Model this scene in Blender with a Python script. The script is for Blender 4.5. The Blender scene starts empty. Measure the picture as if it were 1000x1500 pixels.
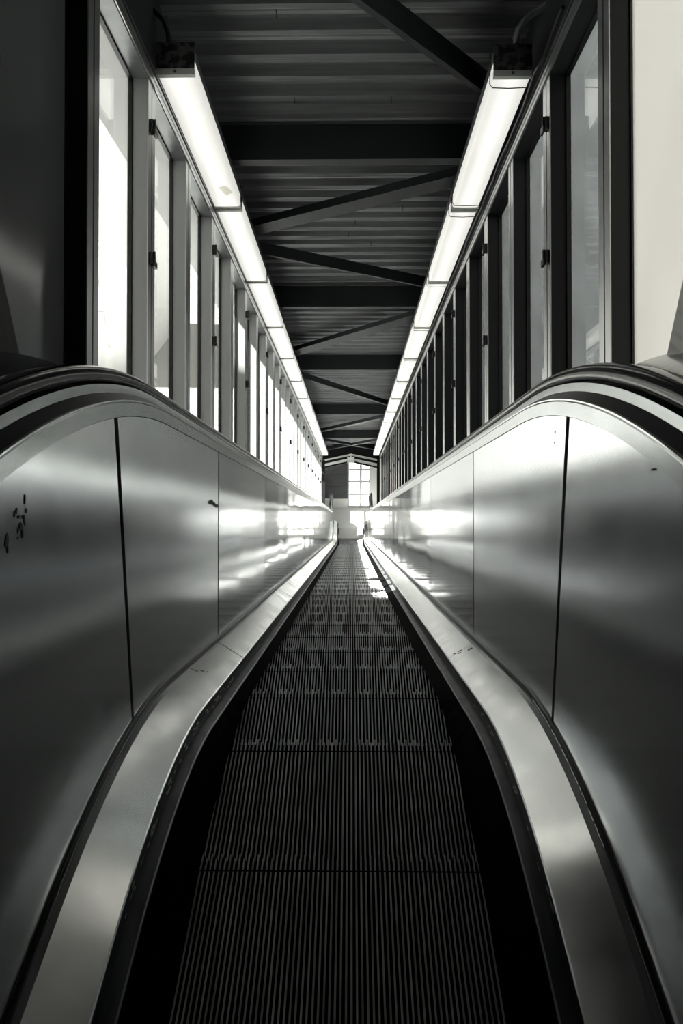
import bpy, bmesh, math, random
from mathutils import Vector, Matrix

random.seed(4)
S = bpy.context.scene
COL = S.collection
TH = math.radians(30.0)
C30, S30 = math.cos(TH), math.sin(TH)
EYE = 1.657            # lens height above the upper landing
CX = 0.024             # lens stands 24 mm right of the escalator's centre line


def F(x, s, n):
    """slope frame (x across, s down the incline, n square to it; origin at the lens) -> world"""
    return Vector((x, s * C30 + n * S30, -s * S30 + n * C30 + EYE))


# ------------------------------------------------------------------ camera
cam = bpy.data.cameras.new('camera')
cam.sensor_fit = 'VERTICAL'
cam.sensor_height = 36.0
cam.lens = 26.0
cam.clip_start = 0.02
cam.clip_end = 400
co = bpy.data.objects.new('camera', cam)
COL.objects.link(co)
sv = Vector((0, C30, -S30)); nv = Vector((0, S30, C30)); ex = Vector((1, 0, 0))
psi = math.atan(15 / 1083.0); pa = math.atan(16 / 1083.0)
s2 = sv * math.cos(psi) - ex * math.sin(psi)
rt = ex * math.cos(psi) + sv * math.sin(psi)
fw = s2 * math.cos(pa) + nv * math.sin(pa)
up = nv * math.cos(pa) - s2 * math.sin(pa)
m = Matrix.Identity(4)
for i in range(3):
    m[i][0], m[i][1], m[i][2] = rt[i], up[i], -fw[i]
m.translation = Vector((CX, 0, EYE))
co.matrix_world = m
S.camera = co

# ------------------------------------------------------------------ light
world = bpy.data.worlds.new('world')
S.world = world
world.use_nodes = True
bg = world.node_tree.nodes['Background']
bg.inputs[0].default_value = (0.98, 0.96, 0.90, 1)
bg.inputs[1].default_value = 1.35

sun = bpy.data.lights.new('sun', 'SUN')
sun.energy = 44.0
sun.angle = math.radians(0.7)
sun.color = (1.0, 0.99, 0.96)
so = bpy.data.objects.new('sun', sun)
COL.objects.link(so)
sd = (ex * 1.0 + sv * 0.6 - nv * 1.35).normalized()
so.rotation_euler = sd.to_track_quat('-Z', 'Y').to_euler()
so.location = (-6, 4, 12)

S.view_settings.view_transform = 'Standard'
S.view_settings.look = 'None'
S.view_settings.exposure = 0.0
S.view_settings.gamma = 1.0
S.view_settings.use_curve_mapping = False


# ------------------------------------------------------------------ materials
def mat(name, col, rough=0.5, metal=0.0, spec=0.5, noise=None, bump=None, rvar=0.0):
    """noise = (scale xyz, strength, darker colour factor); bump = (scale xyz, strength)"""
    col = (col[0] * 0.975, col[1] * 0.995, min(1.0, col[2] * 1.03))
    mt = bpy.data.materials.new(name)
    mt.use_nodes = True
    nt = mt.node_tree
    b = nt.nodes['Principled BSDF']
    b.inputs['Base Color'].default_value = (*col, 1)
    b.inputs['Roughness'].default_value = rough
    b.inputs['Metallic'].default_value = metal
    b.inputs['Specular IOR Level'].default_value = spec
    tc = nt.nodes.new('ShaderNodeTexCoord')

    def nz(scale, detail=4.0):
        mp = nt.nodes.new('ShaderNodeMapping')
        mp.inputs['Scale'].default_value = scale
        nt.links.new(tc.outputs['Object'], mp.inputs['Vector'])
        n = nt.nodes.new('ShaderNodeTexNoise')
        n.inputs['Scale'].default_value = 1.0
        n.inputs['Detail'].default_value = detail
        nt.links.new(mp.outputs[0], n.inputs['Vector'])
        return n
    if noise:
        n = nz(noise[0])
        r = nt.nodes.new('ShaderNodeValToRGB')
        lo = noise[2]
        r.color_ramp.elements[0].position = noise[1]
        r.color_ramp.elements[1].position = min(0.99, noise[1] + (noise[3] if len(noise) > 3 else 0.25))
        r.color_ramp.elements[0].color = (col[0] * lo, col[1] * lo, col[2] * lo, 1)
        r.color_ramp.elements[1].color = (*col, 1)
        nt.links.new(n.outputs[0], r.inputs[0])
        nt.links.new(r.outputs[0], b.inputs['Base Color'])
        if rvar:
            mr = nt.nodes.new('ShaderNodeMapRange')
            mr.inputs['From Min'].default_value = 0.3
            mr.inputs['From Max'].default_value = 0.7
            mr.inputs['To Min'].default_value = rough + rvar
            mr.inputs['To Max'].default_value = rough
            nt.links.new(n.outputs[0], mr.inputs[0])
            nt.links.new(mr.outputs[0], b.inputs['Roughness'])
    if bump:
        n = nz(bump[0], bump[3] if len(bump) > 3 else 3.0)
        bp = nt.nodes.new('ShaderNodeBump')
        bp.inputs['Strength'].default_value = bump[1]
        bp.inputs['Distance'].default_value = bump[2]
        nt.links.new(n.outputs[0], bp.inputs['Height'])
        nt.links.new(bp.outputs[0], b.inputs['Normal'])
    return mt


M = {}
M['panel_near'] = mat('stainless_panel_satin', (0.86, 0.86, 0.85), 0.165, 1.0, noise=((6, 12, 2.0), 0.2, 0.95, 0.6), rvar=0.035,
                      bump=((1.5, 1.8, 1.5), 0.25, 0.010, 0.0))
M['panel_mid'] = mat('stainless_panel_soft', (0.82, 0.82, 0.81), 0.10, 1.0, noise=((6, 12, 2.0), 0.2, 0.95, 0.6), rvar=0.035,
                     bump=((1.0, 2.2, 2.2), 0.28, 0.010, 0.0))
M['panel'] = mat('stainless_panel', (0.80, 0.80, 0.79), 0.06, 1.0, noise=((6, 12, 2.0), 0.2, 0.95, 0.6), rvar=0.03,
                 bump=((0.9, 1.6, 1.6), 0.40, 0.012, 0.0))
M['deck'] = mat('deck_steel', (0.80, 0.80, 0.77), 0.17, 1.0, noise=((7, 7, 7), 0.3, 0.9, 0.4), rvar=0.10)
M['trim'] = mat('trim_steel', (0.62, 0.63, 0.61), 0.24, 1.0, noise=((20, 8, 20), 0.3, 0.85, 0.4))
M['edge'] = mat('bright_edge', (0.8, 0.8, 0.77), 0.2, 1.0)
M['ledge'] = mat('ledge_black', (0.02, 0.024, 0.026), 0.3, 0.0)
M['flange'] = mat('worn_flange_paint', (0.02, 0.024, 0.026), 0.4, 0.0, noise=((60, 20, 60), 0.3, 0.5))
M['skirt'] = mat('skirt_black', (0.006, 0.007, 0.008), 0.5, 0.0, spec=0.2, noise=((30, 6, 30), 0.35, 0.6))
M['cap'] = mat('skirt_cap_steel', (0.22, 0.225, 0.225), 0.4, 0.6, noise=((30, 6, 30), 0.35, 0.6))
M['deflector'] = mat('deflector_black', (0.0015, 0.0015, 0.0016), 0.9, 0.0, spec=0.05)
M['gasket'] = mat('gasket_rubber', (0.006, 0.007, 0.007), 0.35, 0.0)
M['rubber'] = mat('handrail_rubber', (0.008, 0.010, 0.011), 0.16, 0.0, spec=0.45)
M['casing'] = mat('casing_dark', (0.01, 0.011, 0.012), 0.7)
M['cleat'] = mat('cleat_aluminium', (0.92, 0.92, 0.89), 0.32, 0.0, spec=0.9, noise=((70, 4, 4), 0.35, 0.5, 0.3))
M['groove'] = mat('groove_dark', (0.002, 0.002, 0.002), 0.9, spec=0.1)
M['outer'] = mat('outer_deck_metal', (0.16, 0.165, 0.165), 0.16, 0.9)
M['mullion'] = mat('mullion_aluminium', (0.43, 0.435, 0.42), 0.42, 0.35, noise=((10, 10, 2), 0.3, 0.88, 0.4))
M['strip'] = mat('mullion_face', (0.55, 0.555, 0.53), 0.28, 0.8)
M['header'] = mat('header_metal', (0.30, 0.305, 0.30), 0.35, 0.6, noise=((6, 14, 14), 0.32, 0.75, 0.3))
M['dark_paint'] = mat('dark_paint', (0.022, 0.025, 0.027), 0.5, 0.0)
M['beam'] = mat('beam_paint', (0.022, 0.025, 0.027), 0.42, 0.0, noise=((6, 6, 6), 0.3, 0.8, 0.4))
M['roofdeck'] = mat('galvanised_deck', (0.36, 0.365, 0.36), 0.32, 0.7, noise=((1.6, 22, 22), 0.34, 0.6, 0.35), rvar=0.2)
M['latch'] = mat('latch_black', (0.01, 0.01, 0.01), 0.35)
M['housing'] = mat('fixture_housing', (0.10, 0.105, 0.105), 0.5, 0.2)
M['rust'] = mat('rusty_plate', (0.10, 0.10, 0.095), 0.6, 0.2, noise=((26, 26, 26), 0.47, 0.15, 0.06))
M['endlip'] = mat('white_end_plate', (0.62, 0.61, 0.56), 0.5)
M['conduit'] = mat('steel_conduit', (0.8, 0.8, 0.78), 0.22, 0.9)
M['black'] = mat('black_wire', (0.012, 0.012, 0.012), 0.4)
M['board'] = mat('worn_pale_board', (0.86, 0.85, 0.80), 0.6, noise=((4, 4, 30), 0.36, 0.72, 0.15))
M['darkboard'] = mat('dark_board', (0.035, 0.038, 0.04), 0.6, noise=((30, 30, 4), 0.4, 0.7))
M['glossgrey'] = mat('grey_infill_panel', (0.19, 0.20, 0.20), 0.13, 0.0, spec=0.7, bump=((1, 6, 0.6), 0.15, 0.004, 0))
M['landing'] = mat('landing_metal', (0.05, 0.052, 0.052), 0.5, 0.4)
M['station'] = mat('station_interior', (0.02, 0.022, 0.023), 0.8)
M['concrete'] = mat('neighbour_concrete', (0.085, 0.088, 0.088), 0.85, noise=((0.8, 0.8, 2.5), 0.35, 0.7, 0.3))
M['brick'] = mat('end_wall_masonry', (0.06, 0.062, 0.06), 0.8, noise=((3, 3, 8), 0.35, 0.7, 0.3))
M['dado'] = mat('pale_wall_paint', (0.62, 0.61, 0.57), 0.7)
M['tile'] = mat('pale_floor', (0.7, 0.69, 0.66), 0.5)
M['pitch'] = mat('pitch_black', (0.005, 0.005, 0.006), 0.6, spec=0.2)
M['facade'] = mat('pale_facade', (0.9, 0.89, 0.86), 0.8, noise=((0.6, 0.6, 0.6), 0.4, 0.94, 0.3))
M['facadeglass'] = mat('facade_window', (0.7, 0.7, 0.68), 0.2)
M['jamb_shade'] = mat('shaded_return', (0.013, 0.014, 0.015), 0.5, spec=0.3)  # near-black colour puts the shade on the right-hand returns and headers
M['ground'] = mat('pale_ground', (0.36, 0.36, 0.345), 0.9)
M['scuff'] = mat('scuff_dark', (0.008, 0.009, 0.010), 0.6)
M['chip'] = mat('bare_metal_chip', (0.8, 0.8, 0.76), 0.3, 0.8)
M['leaf'] = mat('pale_foliage', (0.35, 0.38, 0.30), 0.8)


def glass(name, tint, fac):
    mt = bpy.data.materials.new(name)
    mt.use_nodes = True
    nt = mt.node_tree
    nt.nodes.remove(nt.nodes['Principled BSDF'])
    out = nt.nodes['Material Output']
    tr = nt.nodes.new('ShaderNodeBsdfTransparent'); tr.inputs[0].default_value = (*tint, 1)
    gl = nt.nodes.new('ShaderNodeBsdfGlossy'); gl.inputs['Roughness'].default_value = 0.02
    gl.inputs[0].default_value = (0.9, 0.9, 0.9, 1)
    lw = nt.nodes.new('ShaderNodeLayerWeight')
    pw = nt.nodes.new('ShaderNodeMath'); pw.operation = 'POWER'; pw.inputs[1].default_value = 5.0
    fr = nt.nodes.new('ShaderNodeMath'); fr.operation = 'MULTIPLY_ADD'
    fr.inputs[1].default_value = 0.9; fr.inputs[2].default_value = 0.04
    mx = nt.nodes.new('ShaderNodeMixShader')
    nt.links.new(lw.outputs['Facing'], pw.inputs[0]); nt.links.new(pw.outputs[0], fr.inputs[0])
    nt.links.new(fr.outputs[0], mx.inputs[0])
    nt.links.new(tr.outputs[0], mx.inputs[1]); nt.links.new(gl.outputs[0], mx.inputs[2])
    nt.links.new(mx.outputs[0], out.inputs[0])
    return mt


M['glass'] = glass('clear_glass', (0.97, 0.97, 0.95), 0)
M['smoked'] = glass('grey_glass', (0.62, 0.63, 0.62), 0)


def frosted():
    mt = bpy.data.materials.new('frosted_white_sheet')
    mt.use_nodes = True
    nt = mt.node_tree
    nt.nodes.remove(nt.nodes['Principled BSDF'])
    out = nt.nodes['Material Output']
    a = nt.nodes.new('ShaderNodeBsdfTranslucent'); a.inputs[0].default_value = (0.72, 0.71, 0.68, 1)
    d = nt.nodes.new('ShaderNodeBsdfTransparent'); d.inputs[0].default_value = (0.95, 0.95, 0.93, 1)
    g = nt.nodes.new('ShaderNodeBsdfGlossy'); g.inputs['Roughness'].default_value = 0.15
    m1 = nt.nodes.new('ShaderNodeMixShader'); m1.inputs[0].default_value = 0.22
    m2 = nt.nodes.new('ShaderNodeMixShader'); m2.inputs[0].default_value = 0.06
    nt.links.new(a.outputs[0], m1.inputs[1]); nt.links.new(d.outputs[0], m1.inputs[2])
    nt.links.new(m1.outputs[0], m2.inputs[1]); nt.links.new(g.outputs[0], m2.inputs[2])
    nt.links.new(m2.outputs[0], out.inputs[0])
    return mt


M['frosted'] = frosted()
_s = bpy.data.materials.new('faded_sticker'); _s.use_nodes = True
_t = _s.node_tree.nodes.new('ShaderNodeBsdfTranslucent'); _t.inputs[0].default_value = (0.85, 0.84, 0.80, 1)
_s.node_tree.links.new(_t.outputs[0], _s.node_tree.nodes['Material Output'].inputs[0])
M['sticker'] = _s


def diffuser():
    """lit prismatic cover: brightest under the tube that runs along its middle"""
    mt = bpy.data.materials.new('lit_prismatic_diffuser')
    mt.use_nodes = True
    nt = mt.node_tree
    b = nt.nodes['Principled BSDF']
    b.inputs['Base Color'].default_value = (0.7, 0.7, 0.66, 1)
    b.inputs['Roughness'].default_value = 0.3
    tc = nt.nodes.new('ShaderNodeTexCoord')
    sp = nt.nodes.new('ShaderNodeSeparateXYZ')
    nt.links.new(tc.outputs['Object'], sp.inputs[0])
    ab = nt.nodes.new('ShaderNodeMath'); ab.operation = 'ABSOLUTE'
    nt.links.new(sp.outputs[0], ab.inputs[0])
    mr = nt.nodes.new('ShaderNodeMapRange'); mr.interpolation_type = 'SMOOTHSTEP'
    mr.inputs['From Min'].default_value = 0.0; mr.inputs['From Max'].default_value = 0.07
    mr.inputs['To Min'].default_value = 0.93; mr.inputs['To Max'].default_value = 0.66
    nt.links.new(ab.outputs[0], mr.inputs[0])
    b.inputs['Emission Color'].default_value = (0.98, 0.965, 0.91, 1)
    nt.links.new(mr.outputs[0], b.inputs['Emission Strength'])
    return mt


M['diffuser'] = diffuser()


# ------------------------------------------------------------------ geometry helpers
class MB:
    def __init__(self, fn=None):
        self.v = []; self.f = []; self.fn = fn

    def add(self, vs, fs):
        k = len(self.v)
        self.v += [tuple(self.fn(*p)) if self.fn else tuple(p) for p in vs]
        self.f += [tuple(i + k for i in q) for q in fs]
        return self

    def box(self, x0, x1, y0, y1, z0, z1):
        vs = [(x, y, z) for x in (x0, x1) for y in (y0, y1) for z in (z0, z1)]
        return self.add(vs, [(0, 1, 3, 2), (4, 6, 7, 5), (0, 4, 5, 1), (2, 3, 7, 6), (0, 2, 6, 4), (1, 5, 7, 3)])

    def prism(self, poly, a0, a1, axis='x'):
        """poly in the plane square to axis, extruded from a0 to a1"""
        n = len(poly)
        if axis == 'x':
            vs = [(a0, p, q) for p, q in poly] + [(a1, p, q) for p, q in poly]
        elif axis == 'y':
            vs = [(p, a0, q) for p, q in poly] + [(p, a1, q) for p, q in poly]
        else:
            vs = [(p, q, a0) for p, q in poly] + [(p, q, a1) for p, q in poly]
        fs = [tuple(range(n))[::-1], tuple(range(n, 2 * n))]
        fs += [(i, (i + 1) % n, n + (i + 1) % n, n + i) for i in range(n)]
        return self.add(vs, fs)

    def tube(self, pts, r, seg=10):
        pts = [Vector(p) for p in pts]
        vs = []; fs = []
        for i, p in enumerate(pts):
            t = (pts[min(i + 1, len(pts) - 1)] - pts[max(i - 1, 0)]).normalized()
            a = t.cross(Vector((0.13, 0.2, 0.97))).normalized(); b = t.cross(a)
            for k in range(seg):
                w = 2 * math.pi * k / seg
                vs.append(tuple(p + a * (r * math.cos(w)) + b * (r * math.sin(w))))
        for i in range(len(pts) - 1):
            for k in range(seg):
                k2 = (k + 1) % seg
                fs.append((i * seg + k, i * seg + k2, (i + 1) * seg + k2, (i + 1) * seg + k))
        fs.append(tuple(range(seg))[::-1]); e = (len(pts) - 1) * seg
        fs.append(tuple(range(e, e + seg)))
        return self.add(vs, fs)

    def mesh(self, name, m, smooth=None, bevel=0.0):
        me = bpy.data.meshes.new(name)
        me.from_pydata(self.v, [], self.f)
        bm = bmesh.new(); bm.from_mesh(me)
        bmesh.ops.recalc_face_normals(bm, faces=bm.faces)
        if bevel:
            bmesh.ops.bevel(bm, geom=bm.edges[:], offset=bevel, segments=2, affect='EDGES', profile=0.6)
        bm.to_mesh(me); bm.free()
        me.materials.append(m)
        if smooth:
            for p in me.polygons: p.use_smooth = True
            me.set_sharp_from_angle(angle=math.radians(smooth))
        return me

    def build(self, name, m, parent=None, smooth=None, bevel=0.0, loc=None):
        o = bpy.data.objects.new(name, self.mesh(name, m, smooth, bevel))
        COL.objects.link(o)
        if parent: o.parent = parent
        if loc is not None: o.location = loc
        return o


def put(name, me, parent, loc=(0, 0, 0)):
    o = bpy.data.objects.new(name, me); COL.objects.link(o)
    o.parent = parent; o.location = loc
    return o


def empty(name, loc=(0, 0, 0), rot=0.0):
    o = bpy.data.objects.new(name, None); COL.objects.link(o)
    o.empty_display_size = 0.1
    o.location = loc; o.rotation_euler = (rot, 0, 0)
    return o


def tag(o, label=None, cat=None, group=None, kind=None):
    if label: o['label'] = label
    if cat: o['category'] = cat
    if group: o['group'] = group
    if kind: o['kind'] = kind
    return o


def copy_tree(o, parent=None):
    c = o.copy(); COL.objects.link(c)
    if parent: c.parent = parent
    for ch in list(o.children): copy_tree(ch, c)
    return c


# ------------------------------------------------------------------ sweep stations along the balustrade
S_UP, N_UP, R_UP = 2.12, -2.16, 2.0
S_LO, N_LO, R_LO = 20.1, 1.54, 1.5
CU = F(0, S_UP, N_UP); CL = F(0, S_LO, N_LO)
T_UP = S_UP - R_UP * TH
T_LO = S_LO + R_LO * TH
T_START, T_END = -0.10, 21.45


def station(t):
    """origin and up-vector (y, z) so that height h lands at O + h U"""
    if t < T_UP:
        c = Vector((CU.y - (T_UP - t), CU.z)); U = Vector((0, 1)); return c - U * N_UP, U
    if t < S_UP:
        a = TH - (S_UP - t) / R_UP
        U = Vector((math.sin(a), math.cos(a))); return Vector((CU.y, CU.z)) - U * N_UP, U
    if t <= S_LO:
        p = F(0, t, 0); return Vector((p.y, p.z)), Vector((S30, C30))
    if t < T_LO:
        a = TH - (t - S_LO) / R_LO
        U = Vector((math.sin(a), math.cos(a))); return Vector((CL.y, CL.z)) - U * N_LO, U
    c = Vector((CL.y + (t - T_LO), CL.z)); U = Vector((0, 1)); return c - U * N_LO, U


def cuts(t0, t1):
    ts = [t0, t1] + [t for t in (T_UP, S_UP, S_LO, T_LO) if t0 < t < t1]
    for a, b, r in ((T_UP, S_UP, R_UP), (S_LO, T_LO, R_LO)):
        n = 24
        ts += [a + (b - a) * i / n for i in range(n + 1) if t0 < a + (b - a) * i / n < t1]
    ts = sorted(ts)
    out = [ts[0]]
    for t in ts[1:]:
        if t - out[-1] > 1e-4: out.append(t)
    return [station(t) for t in out]


def sweep(profile, sts, side):
    n = len(profile); vs = []; fs = []
    for O, U in sts:
        for x, h in profile:
            q = O + U * h
            vs.append((side * x, q.x, q.y))
    for i in range(len(sts) - 1):
        for k in range(n):
            k2 = (k + 1) % n
            fs.append((i * n + k, i * n + k2, (i + 1) * n + k2, (i + 1) * n + k))
    fs.append(tuple(range(n))[::-1]); e = (len(sts) - 1) * n
    fs.append(tuple(range(e, e + n)))
    return MB().add(vs, fs)


# ================================================================== SETTING
# ---- roof of the inclined shaft
ceil = empty('ceiling', F(0, 0, 0), -TH)
tag(ceil, kind='structure')
PITCH = 0.167; NDECK = 2.165


def deck_sheet(nr):
    # trapezoid flutes, 45 mm deep
    prof = []
    for i in range(nr):
        s0 = i * PITCH
        prof += [(s0, 0.045), (s0 + 0.062, 0.045), (s0 + 0.082, 0.004), (s0 + 0.104, 0.0), (s0 + 0.112, 0.003), (s0 + 0.120, 0.0),
                 (s0 + 0.147, 0.004)]
    prof.append((nr * PITCH, 0.045))
    low = prof; hi = [(s, n + 0.0025) for s, n in reversed(prof)]
    n = len(prof)
    mb = MB()
    vs = [(-0.80, s, z) for s, z in low] + [(0.82, s, z) for s, z in low]
    mb.add(vs, [(i, i + 1, n + i + 1, n + i) for i in range(n - 1)])
    return mb


dm = deck_sheet(6).mesh('deck_sheet', M['roofdeck'], smooth=20)
k = 0
s0 = 0.30
while s0 < 19.5:
    put('deck_sheet', dm, ceil, (0, s0, NDECK)); s0 += 6 * PITCH
# roof cover above the deck, with the eave overhanging on the left
MB().box(-0.88, 1.02, -1.4, 20.42, NDECK + 0.06, NDECK + 0.16).build('roof_cover', M['dark_paint'], ceil)
MB().box(-1.36, -0.881, 0.25, 20.42, NDECK + 0.06, NDECK + 0.16).build('eave_soffit', M['facade'], ceil)

# beams: a channel with its web towards the lens
def beam(s, nb, d=0.19, fl=0.065):
    mb = MB()
    mb.box(-0.80, 0.82, s, s + 0.008, nb, nb + d)
    mb.box(-0.80, 0.82, s + 0.008, s + fl, nb, nb + 0.008)
    mb.box(-0.80, 0.82, s + 0.008, s + fl, nb + d - 0.008, nb + d)
    return mb.build('roof_beam', M['beam'], ceil)


NB = 1.955
for (y, ) in ((-380,), (229.5,), (448,), (541,), (606.5,), (641.5,)):
    beam(1083 * NB / (766 - y), NB)

# diagonal braces between the beams: flat flange with an upstand along the near edge
def brace(x0, s0, x1, s1, n=1.995, w=0.17, uh=0.06):
    a = Vector((x0, s0)); b = Vector((x1, s1)); d = (b - a).normalized(); p = Vector((-d.y, d.x))
    if p.y < 0: p = -p
    mb = MB()
    def strip(o0, o1, n0, n1):
        q = [a + p * o0, b + p * o0, b + p * o1, a + p * o1]
        mb.prism([(v.x, v.y) for v in q], n0, n1, 'z')
    strip(0, w, n, n + 0.008)
    strip(0, 0.008, n + 0.0085, n + uh)
    return mb.build('diagonal_brace', M['beam'], ceil)


def bp(x, y, n=1.995):
    s = 1083 * n / (766 - y)
    return ((x - 515) / 1083 * s + CX, s)


def brace_px(x0, y0, x1, y1, **k):
    """through two points of its near edge, carried on to both walls"""
    a = Vector(bp(x0, y0)); b = Vector(bp(x1, y1)); d = b - a
    def at(x): return (x, a.y + d.y * (x - a.x) / d.x)
    pts = sorted([at(-0.78), at(0.80)], key=lambda q: q[0])
    brace(pts[0][0], pts[0][1], pts[1][0], pts[1][1], **k)


brace_px(538, 0, 680, 108, w=0.03, uh=0.11)
brace_px(665.6, 255, 403, 320, w=0.14, uh=0.05)
brace_px(388, 370, 615, 417, w=0.03, uh=0.085)
brace_px(604, 461, 448, 507, w=0.2, uh=0.045)
brace_px(448, 554, 565, 592, w=0.05, uh=0.08)
brace_px(558, 612, 472, 631, w=0.12, uh=0.06)
brace_px(480, 646, 548, 658, w=0.08)
brace_px(548, 646, 482, 658, w=0.08)
# little wire ends hanging from the deck
for (x, y) in ((403, 6), (430, 137), (573, 137), (600, 5), (520, 320), (510, 338), (543, 352), (430, 350), (590, 300)):
    n = NDECK
    s = 1083 * n / (766 - y)
    x = (x - 515) / 1083 * s + CX
    MB().tube([(x, s, n + 0.004), (x + 0.002, s + 0.004, n - 0.015), (x + 0.001, s + 0.012, n - 0.028)], 0.0022, 5).build('hanger_wire', M['black'], ceil)

# ---- window walls
WL, WR = -0.768, 0.790      # inner faces
P = 0.655; SK0 = 2.195
NH = 1.735                  # head of the window openings
NSILL = 0.30
DEP = 0.082


def wall(name, xw, sg):
    w = empty(name, F(xw, 0, 0), -TH)
    tag(w, kind='structure')
    a, b = sorted((0.0, sg * 0.10))
    MB().box(a, b, 0.88, 20.35, -0.95, NSILL - 0.004).build('lower_cladding', M['dark_paint'], w)
    a, b = sorted((sg * 0.010, sg * 0.19))
    MB().box(a, b, -1.4, 0.876, -1.0, NDECK + 0.055).build('end_cladding', M['station'], w)
    a, b = sorted((sg * 0.012, sg * 0.10))
    MB().box(a, b, 0.88, 20.35, NH + 0.062, NDECK + 0.058).build('upper_cladding', M['dark_paint'], w)
    a, b = sorted((-sg * 0.004, sg * 0.012))
    MB().box(a, b, 0.88, 20.35, NH + 0.072, NH + 0.080).build('cable_ledge', M['header'], w)
    return w


wall('wall_left', WL, -1)
wall('wall_right', WR, 1)


def make_window_meshes(sg):
    g = {}
    X = lambda a, b: sorted((sg * a, sg * b))
    a, b = X(0.004, DEP)
    mb = MB().box(a, b, 0, 0.098, 0, NH - NSILL)
    g['mullion'] = mb.mesh('mullion', M['mullion' if sg < 0 else 'jamb_shade'])
    g['mullion_shaded'] = g['mullion'].copy(); g['mullion_shaded'].materials[0] = M['jamb_shade']  # shaded copy of the mullion, for the nearest bays
    a, b = X(0.0, 0.0036)
    mb = MB().box(a, b, 0.0, 0.044, 0, NH - NSILL)
    g['face1'] = mb.mesh('face_strip', M['strip'])
    mb = MB().box(a, b, 0.054, 0.098, 0, NH - NSILL)
    g['face2'] = mb.mesh('face_strip', M['strip'])
    a, b = X(0.0, DEP)
    mb = MB().box(a, b, 0.0, P - 0.0005, NH - NSILL + 0.0005, NH - NSILL + 0.055)
    g['header'] = mb.mesh('header_rail', M['header' if sg < 0 else 'jamb_shade'])
    a, b = X(-0.006, 0.0)
    g['hstrip'] = MB().box(a, b, 0.0, P - 0.0005, NH - NSILL + 0.006, NH - NSILL + 0.026).box(a, b, 0.0, P - 0.0005, NH - NSILL + 0.032, NH - NSILL + 0.050).mesh('header_strip', M['strip'])
    a, b = X(0.068, 0.074)
    g['pane'] = MB().box(a, b, 0.104, P - 0.006, 0.006, NH - NSILL - 0.006).mesh('pane', M['glass'])
    a, b = X(0.062, 0.078)
    mb = MB()
    for q in ((0.0985, 0.106, 0.0, NH - NSILL), (P - 0.008, P - 0.0005, 0.0, NH - NSILL), (0.106, P - 0.008, NH - NSILL - 0.008, NH - NSILL), (0.106, P - 0.008, 0, 0.008)):
        mb.box(a, b, *q)
    g['gasket'] = mb.mesh('glazing_gasket', M['gasket'])
    a, b = X(-0.014, 0.0)
    mb = MB().box(a, b, 0.014, 0.040, -0.025, 0.025)
    a2, b2 = X(-0.022, -0.012)
    mb.box(a2, b2, 0.020, 0.058, -0.030, -0.006)
    mb.box(a2, b2, 0.026, 0.034, -0.012, 0.030)
    g['latch'] = mb.mesh('latch', M['latch'])
    return g


GW = {-1: make_window_meshes(-1), 1: make_window_meshes(1)}
pane_alt = {}
def pane_with(sg, mname):
    key = (sg, mname)
    if key not in pane_alt:
        me = GW[sg]['pane'].copy(); me.materials.clear(); me.materials.append(M[mname]); pane_alt[key] = me
    return pane_alt[key]


NW = 28
wn = 0
for sg, xw in ((-1, WL), (1, WR)):
    for k in range(-2, NW - 1):
        wn += 1
        g = GW[sg]
        sk = SK0 + k * P
        w = empty('window_%d' % wn, F(xw, sk, NSILL), -TH)
        tag(w, kind='structure')
        put('mullion', g['mullion_shaded' if k <= 0 else 'mullion'], w)
        put('face_strip', g['face1'], w); put('face_strip', g['face2'], w)
        put('header_rail', g['header'], w); put('header_strip', g['hstrip'], w)
        if k < 0:
            put('infill_panel', pane_with(sg, 'glossgrey' if sg < 0 or k < -1 else 'frosted'), w)
        else:
            put('pane', pane_with(sg, 'smoked') if sg > 0 else g['pane'], w)
        put('glazing_gasket', g['gasket'], w)
        if k % 2 == 1:
            for nn in (1.557, 1.035, 0.50):
                put('latch', g['latch'], w, (0, 0, nn - NSILL))

# ---- upper landing (behind and beside the lens)
floor = empty('floor', (0, 0, 0)); tag(floor, kind='structure')
for a, b in ((-1.0, -0.62), (0.62, 1.0)):
    MB().box(a, b, -4.0, 0.55, -0.12, 0.0).build('landing_slab', M['station'], floor)
MB().box(-0.62, 0.62, -4.0, -0.75, -0.12, 0.0).build('landing_slab', M['station'], floor)
for nm, a, b in (('wall_back_left', -1.06, -0.96), ('wall_back_right', 0.96, 1.06)):
    tag(MB().box(a, b, -4.0, 1.15, -0.1, 3.9).build(nm, M['station']), kind='structure')
tag(MB().box(-1.06, 1.06, -4.1, -4.0, -0.1, 3.9).build('wall_back', M['station']), kind='structure')
tag(MB().box(-1.06, 1.06, -4.1, 1.42, 3.9, 4.0).build('ceiling_landing', M['station']), kind='structure')

# jamb boards standing upright where the landing meets the shaft
def jamb(sg, name, mt, label):
    e = empty(name, (sg * 0.80, 1.62, EYE - 0.75))
    X = lambda a, b: sorted((sg * a, sg * b))
    tag(e, kind='structure')
    a, b = X(-0.045, 0.030)
    return e, X


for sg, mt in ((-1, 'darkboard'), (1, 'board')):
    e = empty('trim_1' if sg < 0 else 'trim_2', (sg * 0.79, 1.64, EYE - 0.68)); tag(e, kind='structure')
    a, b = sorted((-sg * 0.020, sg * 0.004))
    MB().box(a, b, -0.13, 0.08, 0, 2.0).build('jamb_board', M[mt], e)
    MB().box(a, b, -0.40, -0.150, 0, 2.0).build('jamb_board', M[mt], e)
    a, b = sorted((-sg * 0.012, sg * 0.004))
    MB().box(a, b, -0.151, -0.129, 0, 2.0).build('joint_filler', M['gasket'], e)

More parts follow.
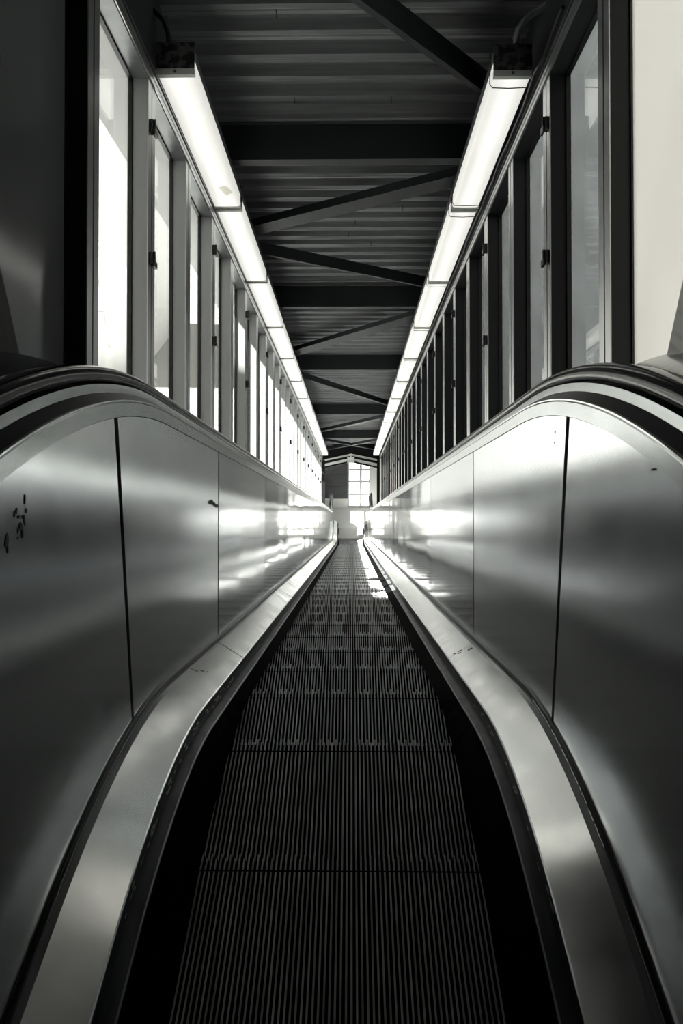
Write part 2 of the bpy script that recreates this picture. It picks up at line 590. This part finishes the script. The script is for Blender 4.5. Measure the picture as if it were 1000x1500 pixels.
# ---- lower hall
ZB = EYE - 10.93
lf = empty('floor_lower', (0, 18.0, ZB)); tag(lf, kind='structure')
MB().box(-1.3, 1.3, 0.62, 2.2, -0.15, 0.0).build('floor_slab', M['tile'], lf)
for sg in (-1, 1):
    a, b = sorted((sg * 0.62, sg * 1.3))
    MB().box(a, b, -2.0, 0.62, -0.15, 0.0).build('floor_slab', M['tile'], lf)
we = empty('wall_end', (0, 19.85, ZB)); tag(we, kind='structure')
for i in range(8):      # masonry courses of the dark left part
    z0 = 0.33 + i * 0.40
    MB().box(-1.2, -0.10, 0.0, 0.16, z0 + 0.006, z0 + 0.400).build('masonry_course', M['brick'], we)
MB().box(-1.2, -0.10, 0.02, 0.16, 0.33, 3.55).build('mortar_backing', M['casing'], we)
MB().box(-1.2, -0.10, -0.01, 0.16, 0.0, 0.326).build('pale_base', M['dado'], we)
MB().box(-0.10, 1.2, 0.0, 0.16, 1.62, 3.55).build('upper_wall', M['dado'], we)
MB().box(0.56, 1.2, 0.0, 0.16, 0.0, 1.62).build('side_wall', M['dado'], we)
w = empty('window_59', (0.23, 19.85, ZB)); tag(w, kind='structure')
# grid window with white panes
fr = M['mullion']
for x in (-0.33, 0.03, 0.31): MB().box(x, x + (0.05 if x != 0.03 else 0.07), 0.02, 0.08, 0.0, 1.62).build('window_bar', fr, w)
for z, h in ((0.0, 0.05), (0.42, 0.03), (0.86, 0.06), (1.27, 0.03), (1.57, 0.05)):
    MB().box(-0.28, 0.31, 0.03, 0.07, z, z + h).build('window_bar', fr, w)
MB().box(-0.33, 0.36, 0.045, 0.05, 0.0, 1.62).build('pane', M['glass'], w)
# side walls of the hall: left is glazed, right is dark cladding
wl = empty('wall_hall_left', (-0.86, 18.0, ZB)); tag(wl, kind='structure')
for y in (0.35, 0.72, 1.1, 1.5):
    MB().box(-0.06, 0.0, y, y + 0.05, 1.2, 3.5).build('hall_mullion', M['mullion'], wl)
for z in (1.201, 1.9, 2.7): MB().box(-0.055, -0.005, 0.3, 1.85, z, z + 0.05).build('hall_rail', M['mullion'], wl)
MB().box(-0.03, -0.026, 0.3, 1.85, 1.2, 3.5).build('pane', M['glass'], wl)
MB().box(-0.06, 0.0, 0.3, 1.85, 0.0, 1.2).build('hall_spandrel', M['dado'], wl)
wr = empty('wall_hall_right', (0.86, 18.0, ZB)); tag(wr, kind='structure')
for i in range(6):
    MB().box(0.0, 0.05, 0.2 + i * 0.28, 0.2 + i * 0.28 + 0.26, 0.0, 3.2).build('hall_panel', M['dado' if i % 2 else 'mullion'], wr)
tag(MB().box(-1.2, 1.2, 18.2, 20.1, ZB + 3.55, ZB + 3.65).build('ceiling_hall', M['station']), kind='structure')

# ================================================================== ESCALATOR
esc = empty('escalator', (0, 0, 0))
tag(esc, 'long narrow escalator with stainless steel sides and black grooved steps, running down the shaft', 'escalator')

PN_T = [T_START, 1.735, 2.935]
while PN_T[-1] + 1.575 < 20.3: PN_T.append(PN_T[-1] + 1.575)
PN_T.append(T_END)
DK_T = [T_START, 2.87]
while DK_T[-1] + 2.36 < 20.2: DK_T.append(DK_T[-1] + 2.36)
DK_T.append(T_END)
handrail_prof = [(0.540, 0.368), (0.539, 0.378), (0.543, 0.388), (0.551, 0.394), (0.563, 0.398), (0.576, 0.400), (0.589, 0.398), (0.601, 0.394),
                 (0.609, 0.388), (0.613, 0.378), (0.612, 0.368), (0.606, 0.362), (0.598, 0.360), (0.598, 0.364), (0.554, 0.364), (0.554, 0.360), (0.546, 0.362)]

DC = [(-2.0, -2.90), (0.9, -1.226), (1.395, -0.94), (1.53, -0.865), (1.72, -0.785), (1.95, -0.70), (2.17, -0.640), (2.45, -0.594), (40, -0.594)]


def dcurve(sx):
    for (a, b), (c, d) in zip(DC, DC[1:]):
        if a <= sx <= c: return b + (d - b) * (sx - a) / (c - a)
    return -0.594


def defl_h(O, U):
    lo, hi = -1.2, -0.3
    for _ in range(40):
        h = (lo + hi) / 2
        q = O + U * h; z = q.y - EYE
        sx = q.x * C30 - z * S30; n = q.x * S30 + z * C30
        if n > dcurve(sx): hi = h
        else: lo = h
    return min(h, -0.585)


for side in (-1, 1):
    ln = 'left' if side < 0 else 'right'
    for i in range(len(PN_T) - 1):
        w2 = 0.010 if side < 0 else 0.007
        g0 = {0: 0.0, 1: 0.011, 2: w2}.get(i, 0.0045); g1 = {0: 0.011, 1: w2}.get(i, 0.0045)
        sts = cuts(PN_T[i] + g0, PN_T[i + 1] - g1)
        p = sweep([(0.506, -0.452), (0.506, 0.281), (0.512, 0.281), (0.512, -0.452)], sts, side).build('balustrade_panel', M['panel_near' if i < 2 else ('panel_mid' if i == 2 else 'panel')], esc)
    # dark carcass behind the panels
    sweep([(0.5125, -0.97), (0.5125, 0.31), (0.60, 0.31), (0.60, -0.97)], cuts(T_START, T_END), side).build('balustrade_carcass', M['casing'], esc)
    sweep([(0.4985, -0.460), (0.4985, -0.452), (0.502, -0.446), (0.5055, -0.446), (0.5055, -0.462)], cuts(T_START, T_END), side).build('base_gasket', M['gasket'], esc, smooth=35)
    for i in range(len(DK_T) - 1):
        gl = 0.006 if side < 0 else 0.0015
        sts = cuts(DK_T[i] + gl, DK_T[i + 1] - gl)
        sweep([(0.5045, -0.4615), (0.486, -0.4670), (0.3985, -0.5215), (0.396, -0.5245), (0.396, -0.5290), (0.400, -0.5280), (0.486, -0.4730), (0.5045, -0.467)],
              sts, side).build('deck_plate', M['deck'], esc, smooth=14)
    sweep([(0.3972, -0.5295), (0.3972, -0.566), (0.403, -0.566), (0.403, -0.5295)], cuts(T_START, T_END), side).build('deck_flange', M['flange'], esc)
    sts_all = cuts(T_START, T_END)
    sweep([(0.3690, -0.579), (0.3690, -0.576), (0.372, -0.573), (0.408, -0.5675), (0.408, -0.579)], sts_all, side).build('skirt_cap', M['cap'], esc, smooth=20)
    # overhanging skirt deflector: its lower edge follows the step band
    sts_d = cuts(0.0, 2.17)[:-1] + cuts(2.17, 2.31)[:-1] + cuts(2.31, 2.45)[:-1] + cuts(2.45, S_LO + 0.6)
    xb = 0.325 if side < 0 else 0.315
    vs = []; fs = []
    for O, U in sts_d:
        h = defl_h(O, U)
        for x, hh in ((xb, h), (0.373, -0.5795), (0.402, -0.5795), (0.402, h)):
            q = O + U * hh; vs.append((side * x, q.x, q.y))
    for i in range(len(sts_d) - 1):
        for j in range(4):
            fs.append((i * 4 + j, i * 4 + (j + 1) % 4, i * 4 + 4 + (j + 1) % 4, i * 4 + 4 + j))
    fs.append((0, 1, 2, 3)); fs.append(tuple(len(vs) - 4 + j for j in range(4)))
    MB().add(vs, fs).build('skirt_deflector', M['deflector'], esc)
    sweep([(0.4085, -1.05), (0.4085, -0.572), (0.415, -0.572), (0.415, -1.05)], sts_all, side).build('skirt_panel', M['skirt'], esc)
    # moulding above the panels
    for i in range(len(DK_T) - 1):
        sweep([(0.5035, 0.2825), (0.5035, 0.314), (0.505, 0.317), (0.512, 0.317), (0.512, 0.2825)], cuts(DK_T[i] + 0.0006, DK_T[i + 1] - 0.0006), side).build('panel_trim', M['trim'], esc)
    sweep([(0.5045, 0.3175), (0.5045, 0.3205), (0.512, 0.3205), (0.512, 0.3175)], sts_all, side).build('bright_bead', M['edge'], esc)
    sweep([(0.5125, 0.3175), (0.5325, 0.338), (0.5325, 0.322), (0.520, 0.3105), (0.5125, 0.3105)], sts_all, side).build('trim_ledge', M['ledge'], esc)
    sweep([(0.5335, 0.340), (0.5365, 0.357), (0.560, 0.357), (0.560, 0.3105), (0.5335, 0.3105)], sts_all, side).build('handrail_guide', M['trim'], esc, smooth=30)
    sweep([(0.5605, 0.3105), (0.5605, 0.3635), (0.590, 0.3635), (0.590, 0.3105)], sts_all, side).build('handrail_track', M['casing'], esc)
    # handrail with the turn-round at both ends
    sts = []
    O0, U0 = station(T_START)
    for j in range(14, 0, -1):
        a = math.pi * j / 14
        U = Vector((-math.sin(a), math.cos(a)))
        sts.append((O0 + Vector((0, 0.10)) - U * 0.10, U))
    sts += sts_all
    O1, U1 = station(T_END)
    for j in range(1, 15):
        a = math.pi * j / 14
        U = Vector((math.sin(a), math.cos(a)))
        sts.append((O1 + Vector((0, 0.10)) - U * 0.10, U))
    sweep(handrail_prof, sts, side).build('handrail', M['rubber'], esc, smooth=50)
    # rounded newel ends
    for O, sgn in ((O0, -1), (O1, 1)):
        poly = [(O.x, O.y - 0.44)]
        for j in range(13):
            a = -math.pi / 2 + math.pi * j / 12
            poly.append((O.x + sgn * math.cos(a) * 0.24, O.y + 0.10 + math.sin(a) * 0.20))
        a, b = sorted((side * 0.506, side * 0.60))
        MB().prism(poly, a, b, 'x').build('newel_end', M['panel_near'], esc)
    # outer decking between handrail and shaft wall
    ow = (0.766 if side < 0 else 0.788)
    sweep([(0.604, 0.335), (0.604, 0.345), (ow, 0.430), (ow, 0.420)], cuts(0.05, 20.3), side).build('outer_deck', M['outer'], esc)

# ---- steps
HW = 0.4015; NCL = 69; CP = 2 * HW / NCL


def step_z(y):
    if y <= 1.367: return EYE - 1.657
    if y <= 1.867: return EYE - 2.657 + math.sqrt(max(0, 1 - (y - 1.367) ** 2))
    zi = lambda yy: EYE - 0.57735 * yy - 0.7137
    zf = ZB
    yc = (EYE - 0.7137 - zf) / 0.57735      # corner of incline and lower flat
    t = math.tan(TH / 2)
    y0 = yc - t * C30; y1 = yc + t
    if y <= y0: return zi(y)
    if y <= y1: return zf + 1 - math.sqrt(max(0, 1 - (y1 - y) ** 2))
    return zf


mt_tread = MB().box(-HW, HW, -0.364, 0.034, -0.030, -0.012).mesh('tread_base', M['groove'])
mb = MB(); mr = MB()
for i in range(NCL):
    x = -HW + (i + 0.5) * CP
    h = 0.0023
    ev = i % 2 == 0
    y0 = -0.352 if ev else -0.364
    y1 = 0.046 if ev else 0.034
    for a, b in ((y0, -0.0022), (0.0022, y1)):
        vs = [(x - h * 1.2, a, -0.012), (x + h * 1.2, a, -0.012), (x + h * 1.2, b, -0.012), (x - h * 1.2, b, -0.012),
              (x - h, a, 0), (x + h, a, 0), (x + h, b, 0), (x - h, b, 0)]
        mb.add(vs, [(4, 5, 6, 7), (0, 1, 5, 4), (1, 2, 6, 5), (2, 3, 7, 6), (3, 0, 4, 7)])
    mr.add([(x - h, 0.033, -0.0121), (x + h, 0.033, -0.0121), (x + h, 0.010, -0.14), (x - h, 0.010, -0.14), (x + h, -0.030, -0.25), (x - h, -0.030, -0.25),
            (x - h, 0.028, -0.0121), (x + h, 0.028, -0.0121), (x + h, 0.004, -0.14), (x - h, 0.004, -0.14), (x + h, -0.036, -0.25), (x - h, -0.036, -0.25)],
           [(0, 1, 2, 3), (3, 2, 4, 5), (0, 3, 9, 6), (3, 5, 11, 9), (1, 7, 8, 2), (2, 8, 10, 4)])
mt_cl = mb.mesh('tread_cleats', M['cleat'])
mt_cl.materials.append(M['groove'])      # the flanks of the cleats are near black, only their tops are rubbed bright
for q in mt_cl.polygons:
    if q.normal.z < 0.9: q.material_index = 1
mt_rc = mr.mesh('riser_cleats', M['cleat'])
mt_ri = MB().prism([(0.027, -0.0301), (0.003, -0.14), (-0.037, -0.25), (-0.045, -0.25), (-0.008, -0.14), (0.017, -0.0301)], -HW, HW, 'x').mesh('riser_plate', M['groove'])
YC0, YC1 = 0.01, 17.98
k = -2
while True:
    y = 1.157 + 0.4 * k
    if y > YC1: break
    st = empty('step', (0, y, step_z(y))); st.parent = esc
    put('tread_base', mt_tread, st)
    o = put('tread_cleats', mt_cl, st); o['kind'] = 'stuff'
    put('riser_plate', mt_ri, st)
    o = put('riser_cleats', mt_rc, st); o['kind'] = 'stuff'
    k += 1
# comb plates and floor plates at both ends
def comb(yc, zc, d):
    MB().box(-HW, HW, *sorted((yc, yc + d * 0.20)), zc - 0.02, zc + 0.004).build('comb_plate', M['dado' if d > 0 else 'landing'], esc)
    mb = MB()
    for i in range(NCL - 1):
        x = -HW + (i + 1) * CP
        mb.box(x - 0.0016, x + 0.0016, *sorted((yc, yc - d * 0.016)), zc - 0.008, zc + 0.003)
    mb.build('comb_teeth', M['cleat'], esc)['kind'] = 'stuff'
comb(-0.03, 0.006, -1)
comb(YC1 + 0.06, ZB + 0.006, 1)
MB().box(-0.60, 0.60, -0.74, -0.235, -0.03, 0.010).build('floor_plate', M['landing'], esc)
MB().box(-0.34, 0.34, YC1 + 0.265, 18.60, ZB - 0.03, ZB + 0.010).build('floor_plate', M['dado'], esc)
# dark pan under the steps
MB(lambda x, s, n: F(x, s, n)).box(-0.34, 0.34, 1.6, 20.2, -1.20, -1.18).build('truss_pan', M['casing'], esc)

# ---- scuffs and worn paint
def blob(side, s, n, w, h, seed, mt='scuff', off=0.0012, name='scuff_mark', x0=0.506):
    rnd = random.Random(seed)
    pts = []
    for j in range(9):
        a = 2 * math.pi * j / 9
        r = 0.55 + 0.45 * rnd.random()
        pts.append((s + math.cos(a) * w * r, n + math.sin(a) * h * r))
    xa = side * (x0 - off); xb = side * (x0 - 0.0002)
    vs = [F(xa, p, q) for p, q in pts] + [F(xb, p, q) for p, q in pts]
    k = len(pts)
    MB().add(vs, [tuple(range(k))[::-1], tuple(range(k, 2 * k))] + [(i, (i + 1) % k, k + (i + 1) % k, k + i) for i in range(k)]).build(name, M[mt], esc)


def px_panel(side, x, y):
    X = (0.506 + CX) if side < 0 else (0.506 - CX)
    s = 1083 * X / abs(x - 515)
    return s, (766 - y) * s / 1083


for j, (x, y, w, h) in enumerate(((33, 731, .0025, .011), (18, 753, .003, .006), (24, 757, .004, .004), (32, 760, .003, .009), (27, 770, .006, .008), (29, 774, .004, .008), (21, 748, .003, .006), (33, 766, .002, .006), (30, 757, .003, .003), (24, 777, .004, .006), (30, 783, .003, .008),
                                  (7, 790, .007, .010), (5, 797, .005, .007), (8, 806, .004, .008), (35, 748, .003, .005), (24, 788, .003, .003), (316, 741, .055, .009), (308, 736, .06, .012), (312, 738, .05, .010), (255, 752, .002, .002))):
    s, n = px_panel(-1, x, y); blob(-1, s, n, w, h, j)
for j, (x, y, w, h) in enumerate(((812, 633, .0015, .006), (811, 649, .001, .003), (955, 688, .012, .003))):
    s, n = px_panel(1, x, y); blob(1, s, n, w, h, 40 + j)
# paint chips along the flange under the left deck
rnd = random.Random(8)
for side in (-1, 1):
    for j in range(46 if side < 0 else 14):
        t = 1.15 + rnd.random() ** 1.2 * (1.5 if side < 0 else 1.2)
        O, U = station(t); O2, U2 = station(t + 0.008 + rnd.random() * 0.03)
        h0 = -0.562 + rnd.random() * 0.020; dh = 0.0015 + rnd.random() * 0.005
        x = side * 0.3971
        q = [O + U * h0, O2 + U2 * (h0 + rnd.uniform(-.003, .003)), O2 + U2 * (h0 + dh * 0.6), O + U * (h0 + dh)]
        xs = side * 0.3961
        vs = [(xs, p.x, p.y) for p in q] + [(x, p.x, p.y) for p in q]
        MB().add(vs, [(0, 1, 2, 3), (7, 6, 5, 4), (0, 4, 5, 1), (1, 5, 6, 2), (2, 6, 7, 3), (3, 7, 4, 0)]).build('paint_chip', M['chip'], esc)
# dashes worn into the right deck plate beside its joint, a smudge on the left one
for side, marks in ((1, [(2.80, .497, .470), (2.865, .448, .436), (2.80, .478, .462), (2.84, .441, .430), (2.87, .425, .418)]), (-1, [(2.36, .490, .470), (2.40, .466, .458), (2.42, .452, .449)])):
    for t, xa, xb2 in marks:
        def dk(x, t, up):
            hh = -0.4670 - (0.486 - x) * 0.0545 / 0.0875 if x < 0.486 else -0.4615 - (0.5045 - x) * 0.0055 / 0.0185
            O, U = station(t); q = O + U * (hh + up); return (side * x, q.x, q.y)
        w = 0.006
        top = [dk(xa, t, .0012), dk(xb2, t + 0.012, .0012), dk(xb2, t + 0.012 + w, .0012), dk(xa, t + w, .0012)]
        bot = [dk(xa, t, .0002), dk(xb2, t + 0.012, .0002), dk(xb2, t + 0.012 + w, .0002), dk(xa, t + w, .0002)]
        MB().add(top + bot, [(0, 1, 2, 3), (7, 6, 5, 4), (0, 4, 5, 1), (1, 5, 6, 2), (2, 6, 7, 3), (3, 7, 4, 0)]).build('wear_mark', M['scuff'], esc)
# torn bits of bright sealant along the right base gasket
for j in range(26):
    t = 1.25 + j * 0.026 + rnd.random() * 0.01
    O, U = station(t); O2, U2 = station(t + 0.012 + rnd.random() * 0.014)
    x0, x1 = 0.4978, 0.4984
    h0 = -0.4572 + rnd.random() * 0.002
    q = [O + U * h0, O2 + U2 * h0, O2 + U2 * (h0 + 0.0025), O + U * (h0 + 0.003)]
    vs = [(x0, p.x, p.y) for p in q] + [(x1, p.x, p.y) for p in q]
    MB().add(vs, [(0, 1, 2, 3), (7, 6, 5, 4), (0, 4, 5, 1), (1, 5, 6, 2), (2, 6, 7, 3), (3, 7, 4, 0)]).build('sealant_shred', M['chip'], esc)

# ================================================================== LIGHT FIXTURES
FL = 1.287; FLEN = 1.262; NF = 1.80
ORD = ['nearest', 'second', 'third', 'fourth', 'fifth', 'sixth', 'seventh', 'eighth', 'ninth', 'tenth', 'eleventh', 'twelfth', 'thirteenth']


def fixture_meshes():
    g = {}
    w = 0.075
    prof = [(-w, 0.062), (-w, 0.012), (-w + 0.004, 0.004), (-w + 0.012, 0.0), (w - 0.012, 0.0), (w - 0.004, 0.004), (w, 0.012), (w, 0.062),
            (w - 0.004, 0.062), (w - 0.004, 0.006), (-w + 0.004, 0.006), (-w + 0.004, 0.062)]
    g['diffuser'] = MB().prism(prof, 0.022, FLEN - 0.022, 'y').mesh('diffuser', M['diffuser'])
    hp = [(-w - 0.003, 0.0625), (w + 0.003, 0.0625), (w + 0.003, 0.10), (w - 0.012, 0.132), (-w + 0.012, 0.132), (-w - 0.003, 0.10)]
    g['housing'] = MB().prism(hp, 0.004, FLEN - 0.004, 'y').mesh('housing', M['housing'])
    mb = MB().box(-w - 0.003, w + 0.003, 0.0, 0.0035, 0.024, 0.128)
    g['end'] = mb.mesh('end_plate', M['rust'])
    mb = MB().box(-w - 0.002, w + 0.002, 0.0, 0.0215, -0.002, 0.0235)
    g['lip'] = mb.mesh('end_lip', M['endlip'])
    mb = MB()
    c = [(0.010 * math.cos(a * math.pi / 4) * 0.6, 0.011 + 0.010 * math.sin(a * math.pi / 4) * 0.6) for a in range(8)]
    mb.prism(c, -0.004, 0.0, 'y')
    g['screw'] = mb.mesh('screw', M['housing'])
    r = w + 0.006
    pts = [(-r, 0.05, 0.12), (-r, 0.055, 0.05), (-r, 0.07, 0.010), (-r + 0.012, 0.075, -0.004), (0, 0.078, -0.005), (r - 0.012, 0.075, -0.004), (r, 0.07, 0.010), (r, 0.055, 0.05), (r, 0.05, 0.12)]
    g['strap'] = MB().tube(pts, 0.0022, 6).mesh('wire_strap', M['black'], smooth=60)
    return g


GF = fixture_meshes()
for side, xc, st0, row in ((-1, -0.684, 2.93, 'left'), (1, 0.673, 2.96, 'right')):
    for i in range(13):
        s = st0 + i * FL
        e = empty('fluorescent_fixture', F(xc, s, NF), -TH)
        if i == 0:
            lb = ('nearest lit fluorescent batten on the left, rusty end plate and faded sticker on its cover' if side < 0
                  else 'nearest lit fluorescent batten on the right, dark end plate and black wire strap')
        elif i == 12:
            lb = 'farthest lit fluorescent batten of the %s row, beside the gabled portal' % row
        else:
            lb = '%s lit fluorescent batten from the camera in the %s row' % (ORD[i], row)
        tag(e, lb, 'light fixture', 'fluorescent battens of the %s row' % row)
        put('diffuser', GF['diffuser'], e); put('housing', GF['housing'], e)
        for yy, dd in ((0, 0), (FLEN - 0.0215, 1)):
            put('end_lip', GF['lip'], e, (0, yy, 0))
        put('end_plate', GF['end'], e)
        put('end_plate', GF['end'], e, (0, FLEN - 0.0035, 0))
        put('screw', GF['screw'], e)
        if side > 0 and i < 8:
            put('wire_strap', GF['strap'], e)
            if i == 0: put('wire_strap', GF['strap'], e, (0, FLEN - 0.13, 0))
        if side < 0 and i == 0:
            MB().add([(-0.01, 1.00, -0.0012), (0.035, 0.98, -0.0012), (0.062, 1.06, -0.0012), (0.018, 1.10, -0.0012),
                      (-0.01, 1.00, -0.0002), (0.035, 0.98, -0.0002), (0.062, 1.06, -0.0002), (0.018, 1.10, -0.0002)],
                     [(0, 1, 2, 3), (7, 6, 5, 4), (0, 4, 5, 1), (1, 5, 6, 2), (2, 6, 7, 3), (3, 7, 4, 0)]).build('sticker', M['sticker'], e)

# conduits that feed the first fixtures
def sl(x, y, n):
    s = 1083 * n / (766 - y); return ((x - 515) / 1083 * s + CX, s, n)
c = MB(lambda *p: F(*p)).tube([sl(757, 62, 1.935), sl(757, 52, 1.965), sl(760, 40, 1.995), sl(768, 27, 2.03), sl(780, 16, 2.06), sl(795, 6, 2.08), sl(815, -6, 2.10), sl(850, -26, 2.13), sl(880, -40, 2.16)], 0.014, 12).build('electrical_conduit', M['conduit'], smooth=60)
tag(c, 'shiny bent steel conduit rising from the nearest right light to the roof', 'conduit')
c = MB(lambda *p: F(*p)).tube([sl(244, 62, 1.935), sl(243, 40, 1.99), sl(236, 20, 2.04), sl(222, 6, 2.08), sl(205, -8, 2.11), sl(180, -20, 2.15)], 0.010, 12).build('electrical_conduit', M['black'], smooth=60)
tag(c, 'dark bent conduit rising from the nearest left light into shadow', 'conduit')
# loose cable lying on the ledge beside the right lights
pts = []
rnd = random.Random(3)
for i in range(90):
    s = 2.6 + i * 0.13
    pts.append((WR - 0.014 + rnd.uniform(-.006, .003), s, 1.822 + rnd.uniform(-0.006, 0.010)))
c = MB(lambda *p: F(*p)).tube(pts, 0.008, 6).build('cable', M['black'])
tag(c, 'lumpy black cable run between the right lights and the window heads', 'cable')

# ================================================================== GABLED PORTAL at the foot of the shaft
pe = empty('gable_portal', F(0, 20.45, 0.0), -TH)
tag(pe, 'gabled steel portal frame closing the lower end of the shaft', 'portal')
for sg in (-1, 1):
    def slab(na, ne, th, s0, s1, nm, mt):
        q = [(sg * 0.02, na), (sg * 0.80, ne), (sg * 0.80, ne - th), (sg * 0.02, na - th)]
        MB().prism(q, s0, s1, 'y').build(nm, M[mt], pe)
    slab(1.905, 1.745, 0.045, 0.0, 0.10, 'rafter', 'dado')
    slab(1.8595, 1.6995, 0.062, 0.02, 0.12, 'rafter_shadow', 'pitch')  # black plate stands in for the shade between the two rafters
    slab(1.795, 1.625, 0.075, 0.01, 0.10, 'lower_rafter', 'board')
    slab(1.7195, 1.5495, 0.04, 0.0, 0.12, 'rafter_edge', 'pitch')
    a, b = sorted((sg * 0.72, sg * 0.80))
    MB().box(a, b, 0.0, 0.15, -0.9, 1.80).build('portal_post', M['pitch'], pe)
MB().box(-0.10, 0.10, -0.012, 0.0, 1.66, 1.82).build('ridge_plate', M['board'], pe)
MB().prism([(-0.80, 2.20), (0.80, 2.20), (0.80, 1.76), (0, 1.925), (-0.80, 1.76)], 0.05, 0.09, 'y').build('gable_board', M['pitch'], pe)

# ================================================================== OUTSIDE
tag(MB().box(-60, 60, -30, 80, ZB - 0.6, ZB - 0.4).build('ground', M['ground']), kind='structure')
# unseen block added to keep the sun off the upper part of the shaft
e = empty('sun_blocker', (-6.2, -1.0, ZB - 0.4))
tag(e, 'tall pale unseen block added to keep the sun off the upper shaft', 'building')
MB().box(-2.6, 2.6, -6, 6.75, 0, 19).build('blocker_body', M['facade'], e)
MB().box(-2.7, 2.7, -6.1, 6.85, 19, 19.4).build('blocker_cap', M['facade'], e)
# neighbour on the right
e = empty('neighbour_building', (4.6, 12.0, ZB - 0.4))
tag(e, 'grey concrete building close outside the right hand windows', 'building')
MB().box(-2.7, 2.7, -8.6, 12, 0, 17.5).build('side_wall', M['concrete'], e)
MB().box(-2.8, 2.8, -8.7, 12.1, 17.5, 17.9).build('roof_slab', M['concrete'], e)
# pale building seen through the left windows
e = empty('distant_building', (-17, 34, ZB - 0.4))
tag(e, 'washed out pale building seen through the nearest left windows', 'building')
MB().box(-7, 7, 0, 9, 0, 15).build('facade_wall', M['facade'], e)
MB().prism([(-7.4, 15), (7.4, 15), (0, 18)], -0.4, 9.4, 'y').build('roof', M['facade'], e)
for ix in range(6):
    for iz in range(5):
        f = MB().box(-6.2 + ix * 2.15, -5.1 + ix * 2.15, -0.08, 0.05, 1.2 + iz * 2.8, 2.9 + iz * 2.8).build('facade_window', M['facadeglass'], e)
